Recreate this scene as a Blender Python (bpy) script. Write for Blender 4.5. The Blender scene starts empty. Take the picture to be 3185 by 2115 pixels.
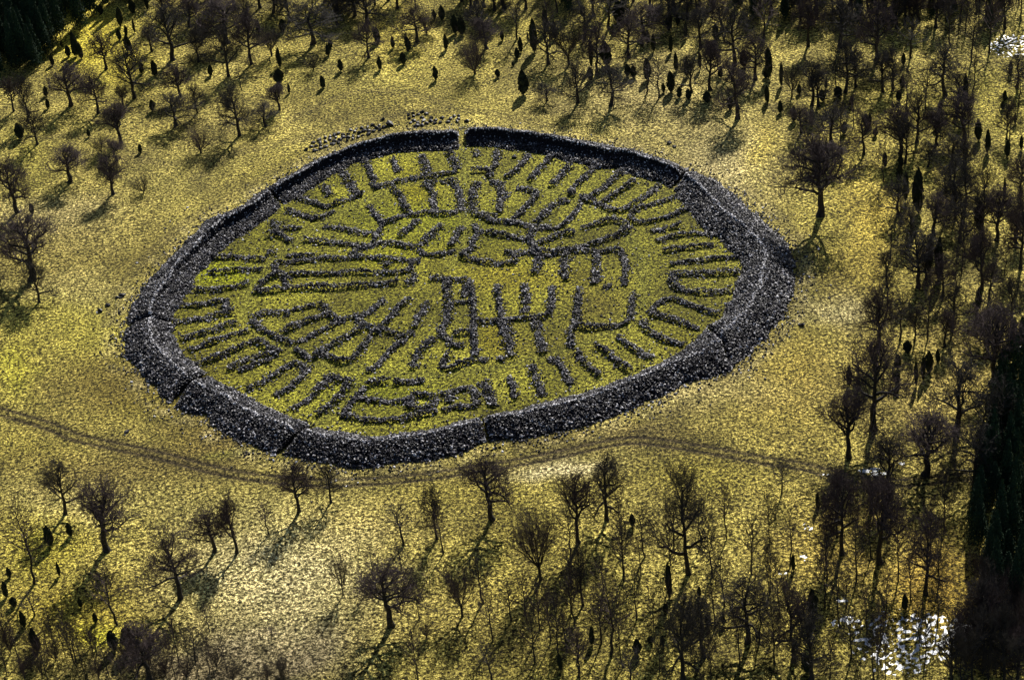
import bpy, math, random
import numpy as np
from mathutils import Vector, Matrix
S = bpy.context.scene
COL = S.collection
rad = math.radians

# ---------------------------------------------------------------- camera
W_PX, H_PX, F_PX = 3185.0, 2115.0, 6500.0
CAM_H, PITCH, ROLL = 195.0, rad(31.0), rad(-6.0)
cF = np.array([0, math.cos(PITCH), -math.sin(PITCH)])
cX = np.array([1.0, 0, 0]); cU0 = np.array([0, math.sin(PITCH), math.cos(PITCH)])
cR = cX*math.cos(ROLL) + cU0*math.sin(ROLL)
cU = -cX*math.sin(ROLL) + cU0*math.cos(ROLL)
cam_d = bpy.data.cameras.new("camera"); cam = bpy.data.objects.new("camera", cam_d); COL.objects.link(cam)
cam_d.sensor_width = 36.0; cam_d.lens = 36.0*F_PX/W_PX
cam_d.clip_start = 1.0; cam_d.clip_end = 12000.0
M = Matrix(((cR[0], cU[0], -cF[0], 0), (cR[1], cU[1], -cF[1], 0), (cR[2], cU[2], -cF[2], CAM_H), (0, 0, 0, 1)))
cam.matrix_world = M
S.camera = cam
S.render.resolution_x = 1024; S.render.resolution_y = 679

# ---------------------------------------------------------------- light
SUN_ELEV, SUN_AZ = rad(36.0), rad(20.0)       # azimuth measured from +Y towards +X
wd = bpy.data.worlds.new("World"); S.world = wd; wd.use_nodes = True
nt = wd.node_tree; nt.nodes.clear()
sky = nt.nodes.new("ShaderNodeTexSky"); sky.sky_type = 'NISHITA'; sky.sun_disc = False
sky.sun_elevation = SUN_ELEV; sky.sun_rotation = SUN_AZ
bgn = nt.nodes.new("ShaderNodeBackground"); bgn.inputs[1].default_value = 0.05
won = nt.nodes.new("ShaderNodeOutputWorld")
nt.links.new(sky.outputs[0], bgn.inputs[0]); nt.links.new(bgn.outputs[0], won.inputs[0])
sd = bpy.data.lights.new("sun", 'SUN'); sd.energy = 5.0; sd.angle = rad(0.5); sd.color = (1.0, 0.95, 0.86)
so = bpy.data.objects.new("sun", sd); COL.objects.link(so)
sv = Vector((math.sin(SUN_AZ)*math.cos(SUN_ELEV), math.cos(SUN_AZ)*math.cos(SUN_ELEV), math.sin(SUN_ELEV)))
so.rotation_euler = sv.to_track_quat('Z', 'Y').to_euler(); so.location = (0, 300, 300)
S.view_settings.view_transform = 'Standard'; S.view_settings.look = 'None'
S.view_settings.exposure = 0.5; S.view_settings.gamma = 1.0
S.cycles.max_bounces = 4; S.cycles.diffuse_bounces = 1; S.cycles.glossy_bounces = 2; S.cycles.transparent_max_bounces = 6

# ---------------------------------------------------------------- helpers
def unproj(P, z=0.0):
    P = np.atleast_2d(np.asarray(P, float))
    d = cF + np.outer((P[:, 0]-W_PX/2)/F_PX, cR) - np.outer((P[:, 1]-H_PX/2)/F_PX, cU)
    t = (z-CAM_H)/d[:, 2]
    return d[:, :2]*t[:, None]
def proj(p):
    v = np.array([p[0], p[1], p[2]-CAM_H]); dz = v @ cF
    return W_PX/2+F_PX*(v@cR)/dz, H_PX/2-F_PX*(v@cU)/dz, dz

def tag(o, label=None, cat=None, group=None, kind=None):
    if label: o['label'] = label
    if cat: o['category'] = cat
    if group: o['group'] = group
    if kind: o['kind'] = kind
    return o
def link(name, me, parent=None, mat=None):
    o = bpy.data.objects.new(name, me); COL.objects.link(o)
    if parent is not None: o.parent = parent
    if mat is not None and me is not None and not me.materials: me.materials.append(mat)
    return o
def mesh_np(name, V, F, mat=None, smooth=False, attrs=None):
    """V (n,3), F (m,k) all faces with k corners"""
    V = np.ascontiguousarray(V, dtype=np.float32); F = np.ascontiguousarray(F, dtype=np.int32)
    me = bpy.data.meshes.new(name); m, k = F.shape
    me.vertices.add(len(V)); me.vertices.foreach_set('co', V.ravel())
    me.loops.add(m*k); me.loops.foreach_set('vertex_index', F.ravel())
    me.polygons.add(m); me.polygons.foreach_set('loop_start', np.arange(0, m*k, k, dtype=np.int32))
    me.polygons.foreach_set('loop_total', np.full(m, k, dtype=np.int32))
    me.polygons.foreach_set('use_smooth', np.full(m, smooth, dtype=bool))
    me.update(calc_edges=True)
    if attrs:
        for an, (kind, arr) in attrs.items():
            if kind == 'C':
                a = me.attributes.new(an, 'FLOAT_COLOR', 'POINT')
                c = np.ones((len(V), 4), np.float32); c[:, :3] = arr; a.data.foreach_set('color', c.ravel())
            else:
                a = me.attributes.new(an, 'FLOAT', 'POINT'); a.data.foreach_set('value', np.asarray(arr, np.float32).ravel())
    if mat: me.materials.append(mat)
    me.validate()
    return me

def _hash(ix, iy, s):
    h = (ix.astype(np.int64)*374761393 + iy.astype(np.int64)*668265263 + s*974711) & 0xffffffff
    h = ((h ^ (h >> 13))*1274126177) & 0xffffffff
    return ((h ^ (h >> 16)) & 0xffff)/65535.0
def vnoise(x, y, s=0):
    ix = np.floor(x); iy = np.floor(y); fx = x-ix; fy = y-iy
    fx = fx*fx*(3-2*fx); fy = fy*fy*(3-2*fy)
    a = _hash(ix, iy, s); b = _hash(ix+1, iy, s); c = _hash(ix, iy+1, s); d = _hash(ix+1, iy+1, s)
    return (a*(1-fx)+b*fx)*(1-fy)+(c*(1-fx)+d*fx)*fy
def fbm(x, y, s=0, o=4):
    r = 0; a = 1; t = 0
    for i in range(o):
        r = r+a*vnoise(x*2**i+i*17.3, y*2**i-i*9.1, s+i); t += a; a *= .55
    return r/t
def cells(x, y, s=0):
    """distance to nearest jittered point"""
    ix = np.floor(x); iy = np.floor(y); best = np.full(x.shape, 9.0)
    for dx in (-1, 0, 1):
        for dy in (-1, 0, 1):
            cx = ix+dx; cy = iy+dy
            px = cx+_hash(cx, cy, s); py = cy+_hash(cx, cy, s+7)
            best = np.minimum(best, np.hypot(x-px, y-py))
    return best

# ---------------------------------------------------------------- materials
def newmat(name):
    m = bpy.data.materials.new(name); m.use_nodes = True
    n = m.node_tree; b = n.nodes['Principled BSDF']; return m, n, b
def ramp(n, fac, stops):
    r = n.nodes.new('ShaderNodeValToRGB'); e = r.color_ramp.elements
    while len(e) < len(stops): e.new(0.5)
    for i, (p, c) in enumerate(stops): e[i].position = p; e[i].color = (*c, 1)
    n.links.new(fac, r.inputs[0]); return r
def noise(n, scale, detail=4, rough=.6, vec=None):
    t = n.nodes.new('ShaderNodeTexNoise'); t.inputs['Scale'].default_value = scale
    t.inputs['Detail'].default_value = detail; t.inputs['Roughness'].default_value = rough
    if vec is not None: n.links.new(vec, t.inputs['Vector'])
    return t
def mix(n, mode, fac, a, b):
    m = n.nodes.new('ShaderNodeMix'); m.data_type = 'RGBA'; m.blend_type = mode
    for sock, v in ((m.inputs[0], fac), (m.inputs[6], a), (m.inputs[7], b)):
        if isinstance(v, (int, float)): sock.default_value = v
        elif isinstance(v, tuple): sock.default_value = (*v, 1)
        else: n.links.new(v, sock)
    return m.outputs[2]

def mat_ground():
    m, n, b = newmat('grass_ground')
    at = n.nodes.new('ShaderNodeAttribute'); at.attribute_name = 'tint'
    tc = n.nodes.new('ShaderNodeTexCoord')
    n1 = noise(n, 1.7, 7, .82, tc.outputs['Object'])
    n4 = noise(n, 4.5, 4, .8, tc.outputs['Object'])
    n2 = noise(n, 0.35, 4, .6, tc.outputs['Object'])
    r1 = ramp(n, n1.outputs[0], [(0.39, (.01, .01, .006)), (0.45, (.13, .12, .085)), (0.50, (.7, .67, .58)), (0.55, (1.9, 1.85, 1.85)), (0.61, (3.0, 3.0, 3.3))])  # pale and dark grass grain; also paints in sun and shade between tussocks
    r4 = ramp(n, n4.outputs[0], [(0.40, (.16, .15, .13)), (0.5, (.9, .9, .9)), (0.59, (1.8, 1.8, 1.85))])  # finer grain of the same painted tussock light and shade
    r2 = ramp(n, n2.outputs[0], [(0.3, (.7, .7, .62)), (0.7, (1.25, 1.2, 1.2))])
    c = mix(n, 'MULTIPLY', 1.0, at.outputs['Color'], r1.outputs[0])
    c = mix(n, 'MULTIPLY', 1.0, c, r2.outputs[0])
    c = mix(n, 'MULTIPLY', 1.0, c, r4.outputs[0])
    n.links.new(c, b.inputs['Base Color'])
    b.inputs['Roughness'].default_value = .9; b.inputs['Specular IOR Level'].default_value = .15
    n3 = noise(n, 3.2, 6, .75, tc.outputs['Object'])
    bp = n.nodes.new('ShaderNodeBump'); bp.inputs['Strength'].default_value = 1.0; bp.inputs['Distance'].default_value = .55
    n.links.new(n3.outputs[0], bp.inputs['Height']); n.links.new(bp.outputs[0], b.inputs['Normal'])
    return m
def mat_stone():
    m, n, b = newmat('limestone')
    at = n.nodes.new('ShaderNodeAttribute'); at.attribute_name = 'tone'
    r = ramp(n, at.outputs['Fac'], [(0.0, (.010, .009, .013)), (0.72, (.020, .018, .025)), (0.82, (.08, .07, .09)), (0.89, (.55, .53, .56)), (1.0, (.85, .83, .86))])  # mostly near-black stones; the few pale tones paint in sunlit glints
    tc = n.nodes.new('ShaderNodeTexCoord'); n1 = noise(n, 5.0, 3, .6, tc.outputs['Object'])
    r1 = ramp(n, n1.outputs[0], [(0.3, (.5, .5, .5)), (0.7, (1.4, 1.4, 1.4))])
    n.links.new(mix(n, 'MULTIPLY', 1.0, r.outputs[0], r1.outputs[0]), b.inputs['Base Color'])
    b.inputs['Roughness'].default_value = .5; b.inputs['Specular IOR Level'].default_value = .35
    return m
def mat_flat(name, c1, c2, scale, rough=.85, bump=0.0, spec=.3):
    m, n, b = newmat(name)
    tc = n.nodes.new('ShaderNodeTexCoord'); n1 = noise(n, scale, 4, .65, tc.outputs['Object'])
    r = ramp(n, n1.outputs[0], [(0.32, c1), (0.68, c2)]); n.links.new(r.outputs[0], b.inputs['Base Color'])
    b.inputs['Roughness'].default_value = rough; b.inputs['Specular IOR Level'].default_value = spec
    if bump:
        bp = n.nodes.new('ShaderNodeBump'); bp.inputs['Strength'].default_value = 1; bp.inputs['Distance'].default_value = bump
        n.links.new(n1.outputs[0], bp.inputs['Height']); n.links.new(bp.outputs[0], b.inputs['Normal'])
    return m
M_GROUND = mat_ground(); M_STONE = mat_stone()
M_BARK = mat_flat('dark_bark', (.012, .010, .009), (.045, .04, .034), 3)
M_TWIG = mat_flat('twigs', (.022, .019, .017), (.075, .064, .055), 1.5)
M_TWIGR = mat_flat('reddish_twigs', (.035, .024, .024), (.10, .07, .068), 1.5)
M_JUN = mat_flat('juniper_green', (.008, .012, .006), (.03, .04, .018), 2.5)
M_CON = mat_flat('spruce_green', (.008, .02, .010), (.03, .07, .03), .8)
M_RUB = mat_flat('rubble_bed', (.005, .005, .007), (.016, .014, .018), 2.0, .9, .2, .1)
M_ICE = mat_flat('frozen_water', (.42, .47, .54), (.75, .79, .84), 1.2, .35, .05, .5)
M_GRASSB = mat_flat('dry_grass', (.30, .26, .10), (.75, .68, .34), .6, .8)
# ---------------------------------------------------------------- ring outline (traced, source pixels)
OUT = [(385,1045),(416,947),(473,859),(560,772),(635,682),(753,634),(827,577),(897,537),(980,490),(1067,459),(1155,432),(1264,406),(1374,397),(1505,393),(1570,393),(1701,411),(1797,428),(1876,441),(2007,472),(2095,502),(2160,529),(2236,564),(2306,621),(2394,700),(2442,752),(2472,818),(2468,875),(2459,936),(2437,996),(2363,1071),(2280,1154),(2157,1184),(2086,1218),(1964,1275),(1850,1314),(1719,1349),(1614,1371),(1570,1370),(1483,1384),(1439,1410),(1352,1426),(1225,1441),(1111,1462),(1046,1445),(980,1437),(915,1424),(849,1415),(762,1375),(696,1345),(635,1292),(565,1275),(521,1253),(482,1205),(442,1157),(403,1124),(386,1090)]
INN = [(906,625),(854,664),(810,699),(749,739),(652,820),(613,859),(600,899),(565,934),(543,982),(543,1034),(574,1096),(609,1131),(652,1157),(753,1209),(810,1244),(871,1266),(937,1288),(980,1310),(1089,1327),(1155,1338),(1242,1327),(1330,1314),(1417,1292),(1483,1279),(1570,1262),(1657,1240),(1745,1218),(1832,1196),(1942,1161),(2007,1135),(2051,1117),(2130,1069),(2175,1031),(2197,1005),(2245,983),(2262,935),(2271,932),(2284,884),(2306,844),(2302,809),(2262,774),(2227,735),(2175,709),(2153,674),(2122,634),(2095,599),(2051,568),(1972,551),(1929,524),(1867,529),(1815,516),(1754,502),(1701,485),(1636,472),(1570,467),(1527,459),(1461,459),(1417,467),(1308,476),(1242,476),(1168,494),(1111,507),(1059,533),(1002,568),(980,586)]
C0 = unproj(OUT).mean(0)
def polar(P, far_z, near_z):
    A = []
    W0 = unproj(P)
    for p, w in zip(P, W0):
        s = (w-C0)[1]/np.linalg.norm(w-C0)
        z = far_z*max(0, s)+near_z*max(0, -s)
        w = unproj([p], z)[0]; d = w-C0
        A.append((math.atan2(d[1], d[0]) % (2*math.pi), np.linalg.norm(d)))
    A.sort(); return np.array(A)
PO = polar(OUT, 1.2, 0); PI_ = polar(INN, 0, 1.6)
def r_out(th): return np.interp(np.mod(th, 2*math.pi), PO[:, 0], PO[:, 1], period=2*math.pi)
def r_in(th): return np.interp(np.mod(th, 2*math.pi), PI_[:, 0], PI_[:, 1], period=2*math.pi)
def th_of(px): d = unproj([px])[0]-C0; return math.atan2(d[1], d[0])
# gateways: outer end, inner end (source pixels), half-width m
GATES = [((1437,397),(1440,466),.9), ((2170,527),(2092,590),.8), ((2280,1154),(2215,1020),.3), ((1520,1378),(1490,1280),.45), ((868,1415),(990,1318),.75), ((486,1280),(652,1165),1.0), ((395,1016),(543,1003),.7), ((815,590),(880,640),.6)]

# ---------------------------------------------------------------- painted line helpers on the ground
def seg_dist(X, Y, P):
    best = np.full(X.shape, 1e9)
    for a, b in zip(P[:-1], P[1:]):
        vx, vy = b-a; L = vx*vx+vy*vy+1e-9
        t = np.clip(((X-a[0])*vx+(Y-a[1])*vy)/L, 0, 1)
        best = np.minimum(best, np.hypot(X-a[0]-t*vx, Y-a[1]-t*vy))
    return best
def smooth_line(P, n=6):
    P = np.asarray(P, float); out = []
    for i in range(len(P)-1):
        p0 = P[max(i-1, 0)]; p1 = P[i]; p2 = P[i+1]; p3 = P[min(i+2, len(P)-1)]
        for k in range(n):
            t = k/n
            out.append(.5*((2*p1)+(-p0+p2)*t+(2*p0-5*p1+4*p2-p3)*t*t+(-p0+3*p1-3*p2+p3)*t**3))
    out.append(P[-1]); return np.array(out)
TRACK = [(-40,1270),(0,1277),(152,1324),(237,1358),(339,1382),(508,1419),(677,1463),(800,1484),(950,1500),(1079,1500),(1290,1485),(1484,1457),(1680,1424),(1876,1381),(1960,1369),(2051,1375),(2160,1392),(2385,1433),(2503,1451),(2652,1487),(2800,1500),(2978,1487),(3200,1470)]
TRACKW = smooth_line(unproj(TRACK), 5)
SIDE = [[(1700,1415),(1850,1372),(1990,1345),(2110,1318)], [(2000,1340),(2175,1236),(2300,1150),(2400,1070),(2480,960),(2500,800),(2440,690),(2330,590)],
        [(0,455),(250,425),(520,510),(900,440),(1120,385),(1290,350),(1480,345),(1600,370),(1760,400)], [(330,1010),(400,860),(560,705),(700,620),(880,520),(1040,450),(1160,420)], [(600,560),(820,420),(1060,300),(1250,290),(1400,330)]]
INPATH = [[(1437,390),(1448,600),(1450,680),(1440,760),(1400,830)], [(862,798),(779,877),(762,978),(827,1052),(915,1087),(990,1130),(1180,1155),(1360,1170),(1570,1139),(1789,1078),(1930,1020),(2000,940),(2000,820),(1960,740),(1930,690),(1800,620),(1600,560),(1440,545),(1250,575),(1080,650),(960,720),(862,798)], [(880,1420),(1000,1310),(1080,1240),(1110,1180)], [(650,1420),(790,1400)]]

def in_view_box():
    c = unproj([(0,0),(W_PX,0),(0,H_PX),(W_PX,H_PX)]); return c
# ---------------------------------------------------------------- ground: one sheet
POOLS = [  # frozen pools: centre px, half axes m, level
    ((2830,1985), 11.5, 8.0), ((2925,1940), 4.0, 1.8), ((2632,1935), 2.6, 1.5), ((2800,2060), 5.0, 3.5), ((2512,1632), 1.0, 2.2), ((2503,1735), .9, 1.0), ((2425,1782), 2.0, .4), ((2620,1865), .9, .9),
    ((3168,150), 8.0, 9.0), ((2705,1462), 2.0, .8), ((2735,1474), 1.6, .5), ((2805,1440), .7, .5), ((3140,1140), 1.5, .7), ((3112,1174), 1.5, .6), ((3172,1072), 1.2, 1.0), ((2565,1475), .8, .25)]
PW = [(unproj([p])[0], a*.8, b*.75) for p, a, b in POOLS]
def pool_mask(X, Y):
    m = np.zeros(X.shape)
    for c, a, b in PW:
        q = np.hypot((X-c[0])/a, (Y-c[1])/b)
        m = np.maximum(m, np.clip(1.25-q, 0, 1)*2)
    return np.clip(m, 0, 1)
TUFTY = [((1000,1800), 420, 1.0), ((500,1950), 350, .8), ((1500,1900), 350, .9), ((2000,1850), 450, 1.0), ((2600,1850), 450, 1.2), ((2850,1400), 380, .9), ((2950,800), 350, .9), ((2500,400), 500, .6), ((400,350), 400, .4)]
def height(X, Y):
    d = np.hypot(X-C0[0], Y-C0[1])
    out = np.clip((d-66)/12, 0, 1)
    tuf = np.clip((330-Y)/60, 0, 1)*.8+np.clip((X-55)/25, 0, 1)*.7
    tuf = np.clip(tuf, 0.15, 1.1)*out
    hum = np.clip(1-cells(X*1.25, Y*1.05, 3)*1.5, 0, 1)
    h = (fbm(X*.05, Y*.05, 1)-.5)*.7*out + (fbm(X*.9, Y*.9, 5, 3)-.5)*(.10+.16*tuf) + hum*.24*tuf
    dt = seg_dist(X, Y, TRACKW)
    h -= .14*np.exp(-((dt-.95)/.28)**2)
    pm = pool_mask(X, Y)
    h = h*(1-.5*pm)-.055*pm + pm*(np.clip(1-cells(X*1.5, Y*1.2, 9)*1.35, 0, 1)-.36)*.5
    return h
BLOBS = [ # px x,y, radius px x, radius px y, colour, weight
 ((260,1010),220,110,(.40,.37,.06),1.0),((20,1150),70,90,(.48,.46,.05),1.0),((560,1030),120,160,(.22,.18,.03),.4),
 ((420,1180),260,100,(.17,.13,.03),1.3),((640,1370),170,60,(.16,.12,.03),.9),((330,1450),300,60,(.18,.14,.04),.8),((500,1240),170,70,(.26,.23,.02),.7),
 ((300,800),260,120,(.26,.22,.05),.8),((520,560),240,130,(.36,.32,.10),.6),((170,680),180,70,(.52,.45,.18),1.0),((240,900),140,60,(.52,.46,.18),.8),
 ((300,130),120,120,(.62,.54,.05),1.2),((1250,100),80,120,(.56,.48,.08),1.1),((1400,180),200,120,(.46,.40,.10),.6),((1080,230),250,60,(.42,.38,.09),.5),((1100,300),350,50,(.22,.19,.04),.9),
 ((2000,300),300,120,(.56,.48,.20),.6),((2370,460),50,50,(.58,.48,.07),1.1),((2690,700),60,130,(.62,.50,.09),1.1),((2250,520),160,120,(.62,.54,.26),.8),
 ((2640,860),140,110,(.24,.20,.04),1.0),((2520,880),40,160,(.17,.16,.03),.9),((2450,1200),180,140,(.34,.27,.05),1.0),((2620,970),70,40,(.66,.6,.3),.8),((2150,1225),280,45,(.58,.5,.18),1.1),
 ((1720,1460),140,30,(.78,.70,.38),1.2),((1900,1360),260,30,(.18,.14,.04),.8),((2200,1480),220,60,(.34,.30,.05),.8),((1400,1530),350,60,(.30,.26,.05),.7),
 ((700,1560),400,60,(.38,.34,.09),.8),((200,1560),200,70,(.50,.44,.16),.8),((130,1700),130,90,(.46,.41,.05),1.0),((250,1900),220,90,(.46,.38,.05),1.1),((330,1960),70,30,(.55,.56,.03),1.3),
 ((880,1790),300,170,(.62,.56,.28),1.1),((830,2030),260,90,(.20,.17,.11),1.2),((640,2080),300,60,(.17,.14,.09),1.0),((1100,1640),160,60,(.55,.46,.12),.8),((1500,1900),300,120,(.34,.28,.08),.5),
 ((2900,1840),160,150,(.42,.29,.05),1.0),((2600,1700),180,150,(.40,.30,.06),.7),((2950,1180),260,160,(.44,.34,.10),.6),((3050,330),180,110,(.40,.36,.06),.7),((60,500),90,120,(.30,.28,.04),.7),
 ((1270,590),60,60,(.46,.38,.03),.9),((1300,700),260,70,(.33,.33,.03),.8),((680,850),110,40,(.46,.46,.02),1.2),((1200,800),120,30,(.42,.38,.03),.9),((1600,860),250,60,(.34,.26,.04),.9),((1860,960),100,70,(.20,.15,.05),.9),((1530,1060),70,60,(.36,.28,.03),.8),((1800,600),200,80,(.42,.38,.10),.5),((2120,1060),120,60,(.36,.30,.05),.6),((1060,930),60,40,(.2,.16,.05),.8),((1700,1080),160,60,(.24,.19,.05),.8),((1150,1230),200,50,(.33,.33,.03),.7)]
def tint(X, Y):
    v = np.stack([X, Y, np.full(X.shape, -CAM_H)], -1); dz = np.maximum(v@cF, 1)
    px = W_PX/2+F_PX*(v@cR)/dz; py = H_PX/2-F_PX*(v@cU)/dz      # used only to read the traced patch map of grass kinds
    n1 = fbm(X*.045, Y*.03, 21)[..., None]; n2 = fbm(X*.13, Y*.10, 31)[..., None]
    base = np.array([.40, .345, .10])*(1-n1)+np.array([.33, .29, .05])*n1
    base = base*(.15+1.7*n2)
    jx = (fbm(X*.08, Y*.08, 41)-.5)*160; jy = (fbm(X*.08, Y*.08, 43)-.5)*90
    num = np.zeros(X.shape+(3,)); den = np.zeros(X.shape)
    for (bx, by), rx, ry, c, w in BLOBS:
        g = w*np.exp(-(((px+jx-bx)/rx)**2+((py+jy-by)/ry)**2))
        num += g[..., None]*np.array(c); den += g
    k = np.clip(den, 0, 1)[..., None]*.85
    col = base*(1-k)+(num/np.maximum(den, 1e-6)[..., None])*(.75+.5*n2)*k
    inside = np.hypot(X-C0[0], Y-C0[1]) < r_in(np.arctan2(Y-C0[1], X-C0[0]))+1
    col = np.where(inside[..., None], col*np.array([.72, .82, .42]), col)
    for L in INPATH:
        g = np.exp(-(seg_dist(X, Y, unproj(L))/1.3)**2)[..., None]*.55
        col = col*(1-g)+np.array([.20, .21, .035])*g
    for L in SIDE:
        d = seg_dist(X, Y, smooth_line(unproj(L), 4))
        g = (.45*np.exp(-((d-.8)/.35)**2)+.2*np.exp(-(d/1.4)**2))[..., None]
        col = col*(1-g)+np.array([.13, .11, .04])*g
    dt = seg_dist(X, Y, TRACKW)
    wob = fbm(X*.5, Y*.5, 51)
    g = (.9*np.exp(-((dt-.95)/.38)**2)*np.clip(wob*2.6, 0.5, 1)+.45*np.exp(-(dt/2.6)**2))[..., None]
    col = col*(1-np.clip(g, 0, .93))+np.array([.045, .034, .02])*np.clip(g, 0, .93)
    # pale worn grass just outside the near side of the ring
    dr = np.hypot(X-C0[0], Y-C0[1])-r_out(np.arctan2(Y-C0[1], X-C0[0]))
    g = (np.exp(-((dr-2.2)/1.8)**2)*np.clip((wob-.3)*2, 0, 1)*.5*(dr > -1))[..., None]
    col = col*(1-g)+np.array([.62, .55, .26])*g
    return np.clip(col, 0, .85)
cor = in_view_box()
x0, x1 = cor[:, 0].min()-4, cor[:, 0].max()+4
y0, y1 = cor[:, 1].min()-6, cor[:, 1].max()+10
STEP = .36
def axis(a, b, far):
    m = np.arange(a, b, STEP); g = []; s = STEP*4; v = 0
    while v < far: s *= 1.5; v += s; g.append(v)
    g = np.array(g); return np.concatenate([(a-g)[::-1], m, m[-1]+g])
gx = axis(x0, x1, 4000); gy = axis(y0, y1, 5000)
X, Y = np.meshgrid(gx, gy); Z = np.zeros(X.shape); T = np.zeros(X.shape+(3,))
inn = (X >= x0) & (X <= x1) & (Y >= y0) & (Y <= y1)
wid = .5*W_PX/F_PX*np.hypot(Y, CAM_H)*1.15+25
core = inn & (np.abs(X) < wid)
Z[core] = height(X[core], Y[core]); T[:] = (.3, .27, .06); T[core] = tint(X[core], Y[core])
# the underside of the rampart sits a little lower
Vg = np.stack([X, Y, Z], -1).reshape(-1, 3)
nx = len(gx); ny = len(gy)
ii = (np.arange(ny-1)[:, None]*nx+np.arange(nx-1)).ravel()
Fg = np.stack([ii, ii+1, ii+nx+1, ii+nx], -1)
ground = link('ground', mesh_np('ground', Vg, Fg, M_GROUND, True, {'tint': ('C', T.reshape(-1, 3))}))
tag(ground, kind='structure')
def gz(x, y): return float(height(np.array([x]), np.array([y]))[0])

# frozen pools: flat sheets of ice, tussocks of the ground poke through
for i, (c, a, b) in enumerate(PW):
    n = 64; th = np.linspace(0, 2*math.pi, n, endpoint=False)
    rr = 1.0+.32*(fbm(np.cos(th)*2.2+i*5, np.sin(th)*2.2, 61)-.5)*2
    V = np.c_[c[0]+a*1.08*rr*np.cos(th), c[1]+b*1.08*rr*np.sin(th), np.full(n, -.035+.002*i)]
    V = np.vstack([V, [[c[0], c[1], -.035+.002*i]]])
    F = np.array([[k, (k+1) % n, n] for k in range(n)])
    o = link('frozen_pool', mesh_np('frozen_pool', V, F, M_ICE)); tag(o, kind='structure')

# ---------------------------------------------------------------- stones
ICO = np.array([(0,0,-1),(.7236,-.5257,-.4472),(-.2764,-.8506,-.4472),(-.8944,0,-.4472),(-.2764,.8506,-.4472),(.7236,.5257,-.4472),(.2764,-.8506,.4472),(-.7236,-.5257,.4472),(-.7236,.5257,.4472),(.2764,.8506,.4472),(.8944,0,.4472),(0,0,1)])
ICOF = np.array([(0,1,2),(1,0,5),(0,2,3),(0,3,4),(0,4,5),(1,5,10),(2,1,6),(3,2,7),(4,3,8),(5,4,9),(1,10,6),(2,6,7),(3,7,8),(4,8,9),(5,9,10),(6,10,11),(7,6,11),(8,7,11),(9,8,11),(10,9,11)])
rng = np.random.default_rng(7)
def stones(P, size, flat=(.45, .8), tilt=.5, tone=None):
    """P (n,3) centres, size (n,) -> V,F,tone arrays of jittered rocks"""
    n = len(P); B = ICO[None]*(1+rng.uniform(-.28, .28, (n, 12, 1)))
    sc = np.stack([size*rng.uniform(.8, 1.35, n), size*rng.uniform(.65, 1.0, n), size*rng.uniform(*flat, n)], -1)*.5
    B = B*sc[:, None, :]
    a = rng.uniform(0, 2*math.pi, n); b = rng.normal(0, tilt, n); c = rng.normal(0, tilt, n)
    ca, sa, cb, sb, cc, s2 = np.cos(a), np.sin(a), np.cos(b), np.sin(b), np.cos(c), np.sin(c)
    x, y, z = B[..., 0], B[..., 1], B[..., 2]
    y, z = y*cb[:, None]-z*sb[:, None], y*sb[:, None]+z*cb[:, None]
    x, z = x*cc[:, None]-z*s2[:, None], x*s2[:, None]+z*cc[:, None]
    x, y = x*ca[:, None]-y*sa[:, None], x*sa[:, None]+y*ca[:, None]
    V = np.stack([x, y, z], -1)+P[:, None, :]
    F = ICOF[None]+(np.arange(n)*12)[:, None, None]
    if tone is None: tone = rng.uniform(0, 1, n)**1.6
    return V.reshape(-1, 3), F.reshape(-1, 3), np.repeat(tone, 12)
def merge(parts):
    V = []; F = []; T = []; o = 0
    for v, f, t in parts: V.append(v); F.append(f+o); T.append(t); o += len(v)
    return np.vstack(V), np.vstack(F), np.concatenate(T)

# ---------------------------------------------------------------- the ring rampart, in lengths between its gateways
PT = np.array([0, .07, .18, .30, .40, .48, .535, .56, .60, .75, .90, 1.0])
PZ = np.array([-.1, .35, .95, 1.55, 1.95, 2.1, 2.15, 2.1, 1.95, 1.3, .6, -.1])
PZ2 = np.array([-.1, .4, 1.1, 1.8, 2.3, 2.55, 2.6, 2.55, 1.0, .75, .45, -.1])
def ring_z(th, t):
    f = np.clip(np.sin(th-.25)*1.6-.2, 0, 1)      # the parapet step survives along the far arc
    z = np.interp(t, PT, PZ)*(1-f)+np.interp(t, PT, PZ2)*f
    return z
gs = []
for (po, pi, hw) in GATES:
    gs.append((th_of(po), th_of(pi), hw))
gs.sort(key=lambda g: -(((g[0]+g[1])/2) % (2*math.pi)))   # clockwise as seen from above
ring_labels = {}
RAMP_LABELS = [None]*len(gs)
ramp_objs = []
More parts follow.
